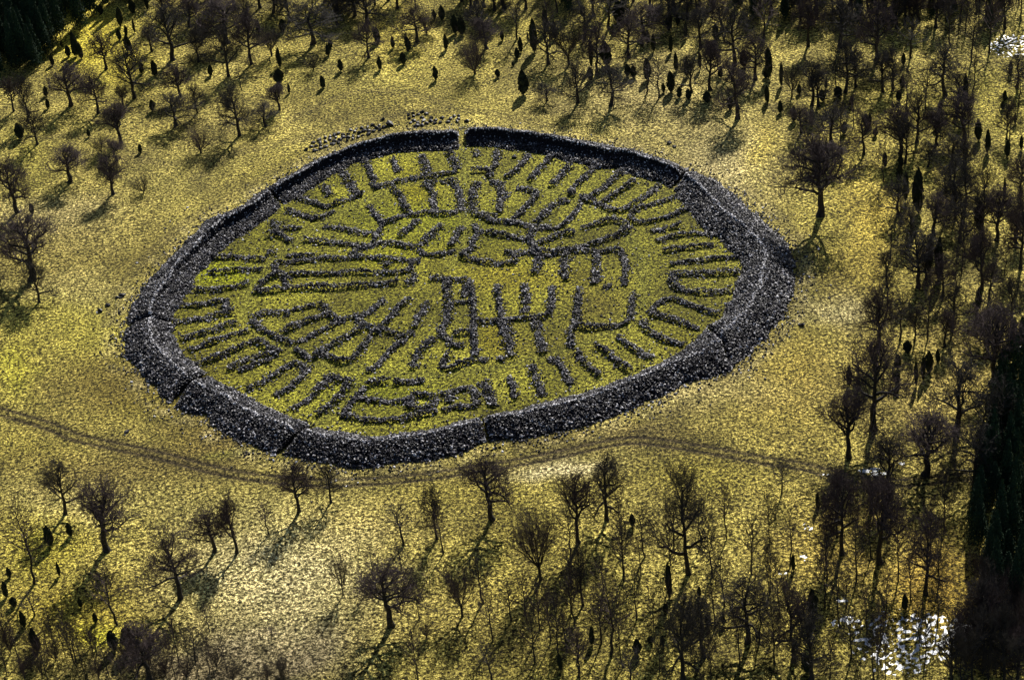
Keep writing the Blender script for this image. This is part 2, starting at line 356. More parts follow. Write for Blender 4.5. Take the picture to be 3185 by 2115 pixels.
for k in range(len(gs)):
    a = gs[k]; b = gs[(k+1) % len(gs)]
    a_o, a_i = a[0] % (2*math.pi), a[1] % (2*math.pi); b_o, b_i = b[0] % (2*math.pi), b[1] % (2*math.pi)
    if b_o > a_o: b_o -= 2*math.pi
    while b_i-b_o > math.pi: b_i -= 2*math.pi
    while b_i-b_o < -math.pi: b_i += 2*math.pi
    while a_i-a_o > math.pi: a_i -= 2*math.pi
    while a_i-a_o < -math.pi: a_i += 2*math.pi
    hwa, hwb = a[2]*.7/60., b[2]*.7/60.
    def TH(s, t, a_o=a_o, a_i=a_i, b_o=b_o, b_i=b_i, hwa=hwa, hwb=hwb):
        A = a_o+(a_i-a_o)*t-hwa; Bv = b_o+(b_i-b_o)*t+hwb
        return A+(Bv-A)*s
    Ls = abs(a_o-b_o)*62; ns = max(12, int(Ls/.45)); ntt = 30
    s = np.linspace(0, 1, ns)[:, None]*np.ones((1, ntt)); t = np.ones((ns, 1))*np.linspace(0, 1, ntt)[None]
    def surf(s, t, rough=1.0):
        th = TH(s, t); ro = r_out(th)+(fbm(th*22, t*0, 71)-.5)*1.5; ri = r_in(th)+(fbm(th*22, t*0+5, 73)-.5)*1.2; r = ro+(ri-ro)*t
        z = ring_z(th, t)*(.85+.3*fbm(th*9, t*0, 75)); end = np.minimum(s, 1-s)*Ls
        z = z*np.clip(.55+end/1.0*.45, 0, 1)
        x = C0[0]+r*np.cos(th); y = C0[1]+r*np.sin(th)
        return x, y, z
    x, y, z = surf(s, t); z = z-.12+(fbm(x*1.5, y*1.5, 77, 3)-.5)*.4
    z[0] = -.3; z[-1] = -.3; z[:, 0] = -.3; z[:, -1] = -.3
    V = np.stack([x, y, z], -1).reshape(-1, 3)
    q = (np.arange(ns-1)[:, None]*ntt+np.arange(ntt-1)).ravel(); F4 = np.stack([q, q+1, q+ntt+1, q+ntt], -1)
    root = bpy.data.objects.new('stone_rampart', None); COL.objects.link(root)
    mth = TH(.5, .5); mr = (r_out(mth)+r_in(mth))/2; rc = np.array([C0[0]+mr*math.cos(mth), C0[1]+mr*math.sin(mth), 0.0]); root.location = rc
    link('rubble_core', mesh_np('rubble_core', V-rc, F4, M_RUB, True), root)
    area = Ls*11; n = int(area*15)
    ss = rng.uniform(0, 1, n); tt = rng.uniform(0.0, 1.0, n)
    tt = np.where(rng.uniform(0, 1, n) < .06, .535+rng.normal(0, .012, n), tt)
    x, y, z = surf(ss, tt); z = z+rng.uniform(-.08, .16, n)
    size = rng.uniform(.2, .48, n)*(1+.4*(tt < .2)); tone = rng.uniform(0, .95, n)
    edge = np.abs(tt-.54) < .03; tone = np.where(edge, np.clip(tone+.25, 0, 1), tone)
    V, F, T_ = stones(np.stack([x, y, z], -1), size, tone=tone)
    link('stone_facing', mesh_np('stone_facing', V-rc, F, M_STONE, False, {'tone': ('F', T_)}), root)
    tag(root, '', 'stone rampart'); root['_px'] = list(proj(rc)[:2]); ramp_objs.append(root)
# ---------------------------------------------------------------- low house walls inside the ring
TS = 2.2864
TILE = {'A':(390,380),'B':(980,380),'C':(1570,380),'D':(2000,560),'E':(390,772),'F':(980,772),'G':(1570,772),'H':(2000,900),'I':(390,1100),'J':(980,1100),'K':(1570,1100)}
WALLS = """
B:180,330 250,430 290,500 340,510
B:340,250 385,330 410,400 430,470
B:550,250 590,350
B:750,230 790,310 800,360
B:950,200 990,280 1010,340
B:410,465 550,425 700,395 850,375 1010,345
B:0,570 80,600 140,575 250,540 340,505
B:60,450 110,520
B:0,680 80,655 140,630
B:560,470 610,530 640,600 690,655 800,635 900,650 1030,620 1035,560 1010,450 970,410 900,425
B:870,425 780,430 830,480 840,560 850,640
B:380,590 430,650 490,710 620,660 690,650
B:60,735 160,745 280,770 420,800
B:490,710 450,780 420,850
B:0,840 130,850 300,870 350,880
B:740,690 660,760 590,810
B:900,720 820,800 740,880
B:1040,740 1000,820 960,880
B:1130,720 1150,790 1110,860 1130,896
B:1110,345 1220,340 1250,390
B:1290,200 1290,290 1245,340
B:1150,200 1150,240
B:1180,430 1130,450 1125,560 1130,640 1190,660 1300,660
B:1240,425 1310,430 1320,540 1310,650
B:1190,665 1270,700 1349,700 1450,720 1570,735 1680,740
B:1170,770 1260,785 1349,800 1450,820 1540,845 1560,920 1600,950
B:350,880 500,850 620,870 720,885
C:170,220 110,310 40,370 0,390
C:330,230 260,320 200,380 185,415
C:470,300 400,370 330,450
C:650,270 600,360 520,430 460,490 500,512
C:840,330 770,400 680,480 600,520 530,530
C:530,535 640,560 720,600 800,630 880,600 950,560
C:930,410 830,480 750,530 700,570
C:1100,440 1040,490 960,550
C:1250,500 1150,550 1040,580 960,600 910,640 900,680 950,710 1040,700 1150,670 1230,640 1349,590
C:80,465 170,475 230,510 180,570 110,640 60,690
C:0,510 50,510
C:0,700 100,710
C:235,745 330,755 410,730 480,660 530,590 540,565
C:460,565 390,560 330,590 270,660 220,710
C:550,750 630,725 720,700 790,690 850,720 870,760 830,790 740,820 620,860 500,890 400,915 300,925 220,905
C:500,780 400,790 320,820 240,860
C:160,760 200,755 170,830
D:60,360 160,340 280,315
D:100,430 180,400 300,380 430,375 530,390
D:140,500 250,485 380,470 500,455
D:195,600 230,580 370,570 530,550 680,545
D:690,650 500,660 340,660 210,665 215,720 270,775 400,790 540,790 640,770
E:600,60 800,60 920,70 1010,75
E:580,165 700,165 830,145 970,150
E:500,290 620,290 750,275 880,245
E:370,400 520,400 650,370 740,365
E:340,525 470,505 600,485 700,455 770,455
E:740,375 700,410 750,440
E:400,640 500,610 600,580 700,540 790,525
E:460,720 600,670 720,620 870,580
E:500,820 620,780 720,740 830,690 930,650 1000,690 1110,740
E:730,860 830,800 950,760 1090,745
E:800,870 950,810 1050,785
E:1000,25 1080,20
E:930,310 970,240 1060,190 1130,182 1145,280 1050,292 940,312
E:1062,180 1070,95
E:1140,50 1349,45
E:1080,95 1200,92 1349,80
E:1140,180 1349,175
E:1180,282 1349,272
E:900,490 950,460 1050,450 1180,455
E:905,500 950,560 1050,610 1130,650 1190,668
E:1190,430 1349,400
E:1110,600 1200,550 1349,490
E:1205,670 1300,630 1349,600
E:1200,710 1300,770 1349,775
F:10,60 130,70 270,60 400,60 560,75 750,80
F:270,50 300,10 420,-40
F:0,178 130,175 280,165 430,170
F:0,268 130,280 250,265 400,255 590,240
F:440,160 550,170 670,150 690,90
F:500,90 520,130
F:690,180 700,220 640,250
F:720,0 780,35 900,40 1000,10
F:1120,0 1040,40 1110,75 1230,95 1349,110
F:810,215 880,205 935,220 1080,215
F:940,225 940,320 950,400 940,520 890,590 960,650 990,690
F:1090,220 1120,330 1130,460 1130,600 1140,760
F:950,388 1110,370
F:1080,250 1050,340
F:980,600 1120,590
F:1140,520 1310,512
F:1290,250 1310,350 1320,480 1335,600
F:500,350 430,410 350,470 230,490 150,530 60,570 0,600
F:20,390 70,420 120,480 180,510
F:0,495 80,460
F:300,500 370,550 450,570 560,600 640,620 700,590
F:670,350 600,410 540,480 480,550 400,620 340,690 270,780 180,800 90,760 40,730
F:340,560 230,620 120,680 45,725 0,770
F:800,380 750,460 700,560
F:650,640 570,690 500,760 430,840 370,870
F:850,630 770,700 720,770 690,850
F:990,690 1060,680
F:960,740 900,830 960,850 1080,800 1130,790
F:1140,785 1240,785
F:1290,785 1349,780
G:0,20 100,30 200,20 280,50 370,30 450,10 600,15
G:440,30 420,120 440,220
G:610,15 700,20 810,5 840,60 860,130 850,210 850,260
G:650,30 650,140 640,250
G:230,60 240,110 210,180
G:90,40 40,110
G:700,260 760,265
G:130,250 150,340 140,470
G:340,260 330,360 310,470 180,490 0,500
G:210,500 240,600 270,740
G:15,520 20,620 50,770
G:530,290 520,400 500,540 460,600 480,670 440,690
G:510,545 620,560 720,550 830,540 890,490 900,400 920,320
G:960,545 1000,510
G:970,555 1060,600 1150,650 1270,680
G:800,620 880,680 960,740 1050,780
G:630,690 720,720 800,800 890,860
G:510,730 560,800 620,850 680,900
G:190,820 220,920 270,1040
G:300,790 370,780 420,870 470,960
K:30,160 60,240 70,320
H:50,160 100,100 190,60 300,90 430,140 530,170
H:50,172 150,190 260,220 340,260 400,272
I:860,245 950,210 1050,150 1200,60 1290,110 1220,190 1130,260 1060,290
I:1180,390 1280,330 1349,280
J:0,270 80,190 100,150 180,180 250,190 190,280 130,340 50,400 0,430
J:370,220 430,190 530,190
J:560,200 700,195 780,185
J:290,310 400,320 520,335 650,325 690,300
J:360,230 290,300 240,370 190,430
J:180,440 260,440 350,460 450,470 590,460
J:680,290 780,285 850,310 850,365 700,380 660,370 680,300
J:600,460 700,440 800,415 870,400
J:870,280 960,265 1100,240 1150,300 1130,370 1000,370 910,400
J:960,270 950,340
J:1195,185 1230,260 1260,370
A:1180,510 1290,550 1349,570
A:1140,620 1250,650 1349,690
A:1120,750 1250,750
A:1000,800 1100,800 1170,845
A:1270,830 1349,840
A:1100,790 1040,700
"""
walls = []
for ln in WALLS.strip().splitlines():
    tl, pts = ln.split(':'); ox, oy = TILE[tl]
    P = [(ox+float(a)/TS, oy+float(b)/TS) for a, b in (q.split(',') for q in pts.split())]
    walls.append(P)
wall_objs = []
def resample(Wp, step):
    d = np.hypot(*(Wp[1:]-Wp[:-1]).T); L = d.sum(); n = max(3, int(L/step)); s = np.concatenate([[0], np.cumsum(d)])
    u = np.linspace(0, L, n); return np.c_[np.interp(u, s, Wp[:, 0]), np.interp(u, s, Wp[:, 1])], L
for wi, P in enumerate(walls):
    Wp = unproj(P, .35); Wq, L = resample(smooth_line(Wp, 4), .3)
    T_ = np.gradient(Wq, axis=0); T_ /= np.maximum(np.linalg.norm(T_, axis=1), 1e-6)[:, None]; N_ = np.c_[-T_[:, 1], T_[:, 0]]
    wdt = 1.3*(.8+.45*rng.uniform()); hgt = .6*(.8+.5*rng.uniform())
    n = int(L*30)+4
    u = rng.uniform(0, len(Wq)-1, n); i0 = np.minimum(u.astype(int), len(Wq)-2); fr = (u-i0)[:, None]
    B = Wq[i0]*(1-fr)+Wq[i0+1]*fr
    off = rng.normal(0, .36, n)*wdt*(.55+.9*fbm(u*.22+wi*3, u*0, 85, 2)); off = np.where(rng.uniform(0, 1, n) < .05, off*2.4, off)
    prof = np.clip(1-(np.abs(off)/(wdt*.72))**2.2, 0, 1)
    hv = hgt*(.1+1.8*fbm(u*.16+wi*7, u*0, 83, 2))
    z = prof*hv*rng.uniform(.35, 1, n)+.06
    pos = np.c_[B+N_[i0]*off[:, None], z]
    pos[:, 2] += height(pos[:, 0], pos[:, 1])
    size = rng.uniform(.2, .52, n); tone = rng.uniform(0, .93, n)
    V, F, Tn = stones(pos, size, tone=tone)
    c = np.array([Wq[:, 0].mean(), Wq[:, 1].mean(), 0.0])
    o = link('low_stone_wall', mesh_np('low_stone_wall', V-c, F, M_STONE, False, {'tone': ('F', Tn)})); o.location = c
    tag(o, '', 'stone wall', 'low ruined house walls inside the ring')
    px = np.array(P); o['_px'] = [float(px[:, 0].mean()), float(px[:, 1].mean())]
    turn = 0
    for a, b, c2 in zip(px[:-2], px[1:-1], px[2:]):
        v1 = b-a; v2 = c2-b; turn += abs(math.atan2(v1[0]*v2[1]-v1[1]*v2[0], v1@v2))
    o['_shape'] = 'long' if L > 22 else 'short' if L < 8 else 'middling'
    e = px[-1]-px[0]; cl = np.linalg.norm(e)
    o['_form'] = 'closed loop' if (turn > 3.6) else 'hooked' if turn > 1.5 else 'curved' if turn > .7 else 'straight'
    wall_objs.append(o)

# ---------------------------------------------------------------- loose rubble round the ring and among the houses (nobody could count it)
n = 2600; th = rng.uniform(0, 2*math.pi, n); side = rng.uniform(0, 1, n) < .8
d = rng.exponential(1.6, n); r = np.where(side, r_out(th)+d, r_in(th)-d)
P1 = np.c_[C0[0]+r*np.cos(th), C0[1]+r*np.sin(th)]
n2 = 1500; th = rng.uniform(0, 2*math.pi, n2); r = 50*np.sqrt(rng.uniform(0, 1, n2)); P2 = np.c_[C0[0]+r*np.cos(th), C0[1]+r*np.sin(th)]
PP = np.vstack([P1, P2]); V, F, Tn = stones(np.c_[PP, height(PP[:, 0], PP[:, 1])+.08], rng.uniform(.22, .55, len(PP)))
tag(link('loose_rubble', mesh_np('loose_rubble', V, F, M_STONE, False, {'tone': ('F', Tn)})), kind='stuff')

# ---------------------------------------------------------------- boulders set upright beyond the ring
def in_poly(x, y, P):
    r = False; j = len(P)-1
    for i in range(len(P)):
        if (P[i][1] > y) != (P[j][1] > y) and x < (P[j][0]-P[i][0])*(y-P[i][1])/(P[j][1]-P[i][1])+P[i][0]: r = not r
        j = i
    return r
def poisson(poly, dmin, nmax, seed):
    R = random.Random(seed); xs = [p[0] for p in poly]; ys = [p[1] for p in poly]; pts = []
    for _ in range(6000):
        x = R.uniform(min(xs), max(xs)); y = R.uniform(min(ys), max(ys))
        if in_poly(x, y, poly) and all(math.hypot(x-a, (y-b)*1.7) > dmin for a, b in pts):
            pts.append((x, y))
            if len(pts) >= nmax: break
    return pts
BO1 = [(1270,352),(1330,346),(1350,366),(1395,362),(1428,352),(1430,378),(1350,385),(1290,392),(1268,375)]
BO2 = [(945,462),(985,425),(1080,404),(1150,388),(1190,382),(1195,396),(1160,412),(1060,440),(985,470)]
boul = []
def boulder_mesh(seed):
    g = np.random.default_rng(seed); V, F, T_ = stones(np.zeros((1, 3)), np.array([1.15]), (.9, 1.1), .2, np.array([.25]))
    V = V+g.uniform(-.05, .05, V.shape); return mesh_np('boulder', V, F, M_STONE, False, {'tone': ('F', T_*0+g.uniform(.1, .72))})
BM = [boulder_mesh(s) for s in range(7)]
for poly, dm, nm, lab, grp, sd_ in ((BO1, 15.5, 44, 'dark boulder in the tight oblong cluster just behind the ring top, beside the gateway', 'boulders of the oblong cluster', 5),
                             (BO2, 14.5, 60, 'dark boulder in the long slanting band behind the ring, left of the oblong cluster', 'boulders of the slanting band', 6)):
    for (x, y) in poisson(poly, dm, nm, sd_):
        w = unproj([(x, y+4)])[0]; s = random.Random(int(x*13+y)).uniform(.8, 1.15)
        o = bpy.data.objects.new('boulder', BM[(int(x)+int(y)) % 7]); COL.objects.link(o)
        o.location = (w[0], w[1], gz(w[0], w[1])+.15*s); o.scale = (s, s*.9, s*.62); o.rotation_euler[2] = x*1.7
        tag(o, lab, 'boulder', grp)
LONE = [((1212,392),1.6,'large dark boulder standing alone between the two boulder fields'),((1191,375),.9,'small dark boulder at the right end of the slanting boulder band'),((1452,379),.9,'small flat stone lying right of the oblong boulder cluster'),
 ((311,968),.9,'pale-topped stone lower of the pair in the grass left of the ring'),((336,951),.9,'pale-topped stone upper of the pair in the grass left of the ring'),((364,926),.7,'small dark stone left of the pair nearest the ring on the left'),((380,920),.8,'small dark stone right of the pair nearest the ring on the left'),
 ((2083,446),.9,'dark stone in the pale grass above the ring right shoulder'),((2097,458),.7,'smaller dark stone below right of the one above the ring right shoulder'),((394,1345),.7,'pale stone beside the wheel track below the ring'),((146,1528),.0,''),((2495,1013),.8,'white stone in the grass right of the ring'),((1600,491),.9,'round dark stone on the grass just inside the ring top')]
for (p, s, lab) in LONE:
    if s <= 0: continue
    w = unproj([p])[0]; o = bpy.data.objects.new('boulder', BM[int(p[0]) % 7]); COL.objects.link(o)
    o.location = (w[0], w[1], gz(w[0], w[1])+.22*s); o.scale = (s*1.2, s, s*.8); o.rotation_euler[2] = p[0]; tag(o, lab, 'boulder')
# ---------------------------------------------------------------- trees
def prisms(S0, S1, R0, R1, k=3):
    """tapered k-sided tubes from S0 to S1"""
    S0, S1, R0, R1 = map(np.asarray, (S0, S1, R0, R1)); n = len(S0)
    d = S1-S0; d = d/np.maximum(np.linalg.norm(d, axis=1), 1e-9)[:, None]
    ref = np.where(np.abs(d[:, 2:3]) < .9, np.array([[0, 0, 1.0]]), np.array([[1.0, 0, 0]]))
    u = np.cross(d, ref); u /= np.linalg.norm(u, axis=1)[:, None]; v = np.cross(d, u)
    a = np.linspace(0, 2*math.pi, k, endpoint=False); ring = np.cos(a)[None, :, None]*u[:, None]+np.sin(a)[None, :, None]*v[:, None]
    A = S0[:, None]+ring*R0[:, None, None]; B = S1[:, None]+ring*R1[:, None, None]
    V = np.concatenate([A, B], 1).reshape(-1, 3)
    f = np.array([(i, (i+1) % k, k+(i+1) % k, k+i) for i in range(k)])
    return V, (f[None]+(np.arange(n)*2*k)[:, None, None]).reshape(-1, 4)
def grow(seed, kind):
    """returns (trunk segs, twig segs) in a tree 1 m tall per unit, natural height 12 m, width ~ 10 m"""
    R = random.Random(seed); TR = []; TW = []
    def vec(az, el): return Vector((math.cos(az)*math.cos(el), math.sin(az)*math.cos(el), math.sin(el)))
    def branch(p, d, L, r, lvl, maxl):
        n = 4 if lvl < 2 else 3 if lvl < 4 else 2
        pts = [p]; dirs = [d]; q = p.copy(); dd = d.copy()
        crook = {'oak': .30, 'vase': .10, 'slender': .14, 'shrub': .14}[kind]
        for i in range(n):
            dd = (dd+Vector((R.gauss(0, crook), R.gauss(0, crook), R.gauss(0, crook*.7)+(.06 if lvl > 1 else .03)))).normalized()
            q = q+dd*(L/n); pts.append(q.copy()); dirs.append(dd.copy())
        for i in range(n):
            r0 = r*(1-.5*i/n); r1 = r*(1-.5*(i+1)/n)
            (TR if lvl <= 1 else TW).append((pts[i], pts[i+1], max(r0, .019), max(r1, .013)))
        if lvl >= maxl: return
        kids = {0: 0, 1: 5, 2: 5, 3: 4, 4: 3}[lvl]
        if kind == 'slender': kids = max(3, kids-1)
        for k in range(kids):
            f = .25+.75*(k+R.random()*.8)/kids; idx = min(n, max(1, int(round(f*n))))
            b = pts[idx]; bd = dirs[idx]
            ang = R.uniform(.45, .95) if kind == 'oak' else R.uniform(.25, .6)
            perp = bd.cross(Vector((R.gauss(0, 1), R.gauss(0, 1), R.gauss(0, 1)))).normalized()
            nd = (bd*math.cos(ang)+perp*math.sin(ang)); nd.z += .12; nd.normalize()
            branch(b, nd, L*R.uniform(.48, .72), r*R.uniform(.38, .5), lvl+1, maxl)
    H = 12.0
    if kind == 'oak':
        th = H*R.uniform(.2, .32); r0 = .52; p = Vector((0, 0, -.2)); q = p.copy(); n = 6; dd = Vector((0, 0, 1)); pts = []
        top = H*.8
        for i in range(9):
            pts.append(q.copy()); q = q+dd*(top/9); q.x += R.gauss(0, .16); q.y += R.gauss(0, .16)
        pts.append(q.copy())
        for i in range(9):
            ra = r0*(1-.085*i)*(1.35 if i == 0 else 1); rb = r0*(1-.085*(i+1)); TR.append((pts[i], pts[i+1], ra, rb))
        nl = R.randint(11, 14)
        for k in range(nl):
            f = th/H/.8+(1-th/H/.8)*(k/nl)**.9; i = min(8, int(f*9)); t = f*9-i; b = pts[i].lerp(pts[i+1], t)
            el = .15+1.1*(k/nl)+R.gauss(0, .12); L = H*(.40-.18*(k/nl))*R.uniform(.8, 1.15)
            branch(b, vec(k*2.4+R.random(), el), L, .24*(1-.5*k/nl), 1, 5)
    elif kind == 'slender':
        q = Vector((0, 0, -.2)); pts = []; top = H*.95; lean = R.gauss(0, .1)
        for i in range(11): pts.append(q.copy()); q = q+Vector((R.gauss(lean, .14), R.gauss(0, .14), top/10))
        for i in range(10): TR.append((pts[i], pts[i+1], .24*(1-.085*i), .24*(1-.085*(i+1))))
        nl = 20
        for k in range(nl):
            f = .36+.62*k/nl; i = min(9, int(f*10)); b = pts[i].lerp(pts[i+1], f*10-i)
            branch(b, vec(k*2.4+R.random(), .45+.5*k/nl), H*(.24-.12*k/nl)*R.uniform(.8, 1.2), .10*(1-.5*k/nl), 2, 5)
    elif kind == 'vase':
        TR.append((Vector((0, 0, -.2)), Vector((.1, 0, 3.2)), .5, .42)); b = Vector((.1, 0, 3.1))
        for k in range(9): branch(b, vec(k*2.4+R.random()*.6, R.uniform(.75, 1.35)), H*R.uniform(.5, .68), .2, 1, 5)
    else:  # shrub: many stems from one stool
        TR.append((Vector((0, 0, -.2)), Vector((0, 0, 1.1)), .55, .45)); b = Vector((0, 0, 1.0))
        for k in range(24): branch(b, vec(k*2.4+R.random()*.6, R.uniform(.45, 1.4)), H*R.uniform(.5, .78), .14, 2, 5)
    def pack(L, k):
        return prisms([tuple(a[0]) for a in L], [tuple(a[1]) for a in L], [a[2] for a in L], [a[3] for a in L], k)
    Vt, Ft = pack(TR, 6); Vc, Fc = pack(TW, 3)
    # normalise: unit height, unit width
    hz = np.percentile(Vc[:, 2], 99.5); w = 2*np.percentile(np.hypot(Vc[:, 0], Vc[:, 1]), 97)
    return Vt, Ft, Vc, Fc, hz, w
LIB = {}
for kind, nv in (('oak', 7), ('slender', 4), ('vase', 3), ('shrub', 2)):
    LIB[kind] = []
    for v in range(nv):
        Vt, Ft, Vc, Fc, hz, w = grow(100+v*7+len(kind), kind)
        mt = mesh_np('trunk', Vt, Ft, M_BARK, True); mc = mesh_np('crown', Vc, Fc, M_TWIG if (v % 3) else M_TWIGR)
        LIB[kind].append((mt, mc, hz, w))

def leaves(C, N, size, g):
    """small quads at C facing roughly N"""
    n = len(C); N = N+g.normal(0, .6, (n, 3)); N /= np.linalg.norm(N, axis=1)[:, None]
    U_ = np.cross(N, g.normal(0, 1, (n, 3))); U_ /= np.linalg.norm(U_, axis=1)[:, None]; V_ = np.cross(N, U_)
    s = size[:, None]; a = C-U_*s*.5-V_*s*.5; b = C+U_*s*.5-V_*s*.35; c = C+U_*s*.3+V_*s*.6; d = C-U_*s*.55+V_*s*.4
    V = np.stack([a, b, c, d], 1).reshape(-1, 3); F = np.arange(4*n).reshape(-1, 4); return V, F
def juniper(seed):
    """unit height, unit width column of needle sprays"""
    g = np.random.default_rng(seed); n = 1500
    z = g.uniform(0.10, 1, n); th = g.uniform(0, 2*math.pi, n); pw = g.uniform(.6, 1.1); mid = g.uniform(.32, .5)
    prof = np.where(z < mid, np.sin(np.clip((z-.06)/(mid-.06), 0, 1)*math.pi/2)**.6, np.clip(1-((z-mid)/(1.0-mid))**(1.6+pw), 0, 1)**.75)
    lump = .45+1.0*fbm(np.cos(th)*1.8+z*6+seed, np.sin(th)*1.8+z*4, seed, 2)
    r = .5*prof*lump*g.uniform(.45, 1, n)**.5
    C = np.c_[r*np.cos(th), r*np.sin(th), z+g.normal(0, .012, n)]
    C[:, 0] += .05*np.sin(z*4+seed)
    V, F = leaves(C, np.c_[np.cos(th), np.sin(th), np.full(n, .6)], g.uniform(.06, .15, n), g); V[:, 2] = np.where(V[:, 2] < .03, .03, V[:, 2])
    Vt, Ft = prisms([(0, 0, -.05), (0.02, 0, .2)], [(0.02, 0, .2), (0, 0, .9)], [.045, .035], [.035, .008], 6)
    return mesh_np('foliage', V, F, M_JUN), mesh_np('stem', Vt, Ft, M_BARK, True)
def conifer(seed):
    g = np.random.default_rng(seed); n = 4200; z = g.uniform(.10, 1, n)**.85
    k = g.integers(0, 9, n); layer = np.floor(z*17)/17; th = k*2*math.pi/9+layer*40+g.normal(0, .22, n)
    R0 = .5*(1-layer)**.85*(.8+.4*_hash(k, np.floor(z*17), seed)); r = R0*g.uniform(.1, 1, n)**.6
    C = np.c_[r*np.cos(th), r*np.sin(th), layer+.04-r*.16+g.normal(0, .008, n)]
    V, F = leaves(C, np.c_[np.cos(th)*.5, np.sin(th)*.5, np.full(n, 1.0)], g.uniform(.02, .05, n), g)
    sg = [(0, 0, -.02), (0, 0, .5)]; Vt, Ft = prisms(sg, [(0, 0, .5), (0, 0, .98)], [.02, .012], [.012, .002], 6)
    return mesh_np('foliage', V, F, M_CON), mesh_np('trunk', Vt, Ft, M_BARK, True)
JL = [juniper(s) for s in range(6)]; CL_ = [conifer(s) for s in range(4)]
TREES = []
def place(kind, bx, by, hpx, wpx, idx=None):
    w = unproj([(bx, by)])[0]; z0 = gz(w[0], w[1])*(abs(w[0]) < 400)
    _, _, dz = proj((w[0], w[1], 0)); ppm = F_PX/dz
    # height from the traced length of the trunk + crown
    h = 1.0
    y1 = proj((w[0], w[1], 10.0))[1]; h = 10.0*hpx/max(1e-3, (proj((w[0], w[1], 0))[1]-y1))
    wm = wpx/ppm
    names = {'oak': 'bare_tree', 'slender': 'slender_bare_tree', 'vase': 'bare_tree', 'shrub': 'bare_shrub', 'juniper': 'juniper', 'conifer': 'conifer'}
    seed = int(bx*7+by*3); root = bpy.data.objects.new(names[kind], None); COL.objects.link(root)
    root.location = (w[0], w[1], z0-.03); root.rotation_euler[2] = (seed % 628)/100; root.empty_display_size = .3
    def part(n, me):
        o = bpy.data.objects.new(n, me); COL.objects.link(o); o.parent = root
    if kind == 'juniper':
        a, b = JL[seed % 6]; root.scale = (wm*.92, wm*.92, h); part('foliage', a); part('stem', b)
    elif kind == 'conifer':
        a, b = CL_[seed % 4]; root.scale = (wm, wm, h); part('foliage', a); part('trunk', b)
    else:
        L = LIB[kind]; mt, mc, hz, ww = L[seed % len(L)]
        sx = wm/ww*1.42; root.scale = (sx, sx, h/hz*1.15); part('trunk', mt); part('crown', mc)
    TREES.append(dict(o=root, kind=kind, bx=bx, by=by, h=h, w=wm))
T10 = {1:(0,0,2.9525),2:(800,0,2.9525),3:(1600,0,2.9525),4:(2385,0,2.9525),5:(0,530,2.9525),6:(2385,530,2.9525),7:(2385,1060,1.6875),8:(0,1585,2.9525),9:(800,1585,2.9525),10:(1600,1585,2.9525),11:(2385,1585,2.9525),12:(0,1060,2.9525)}
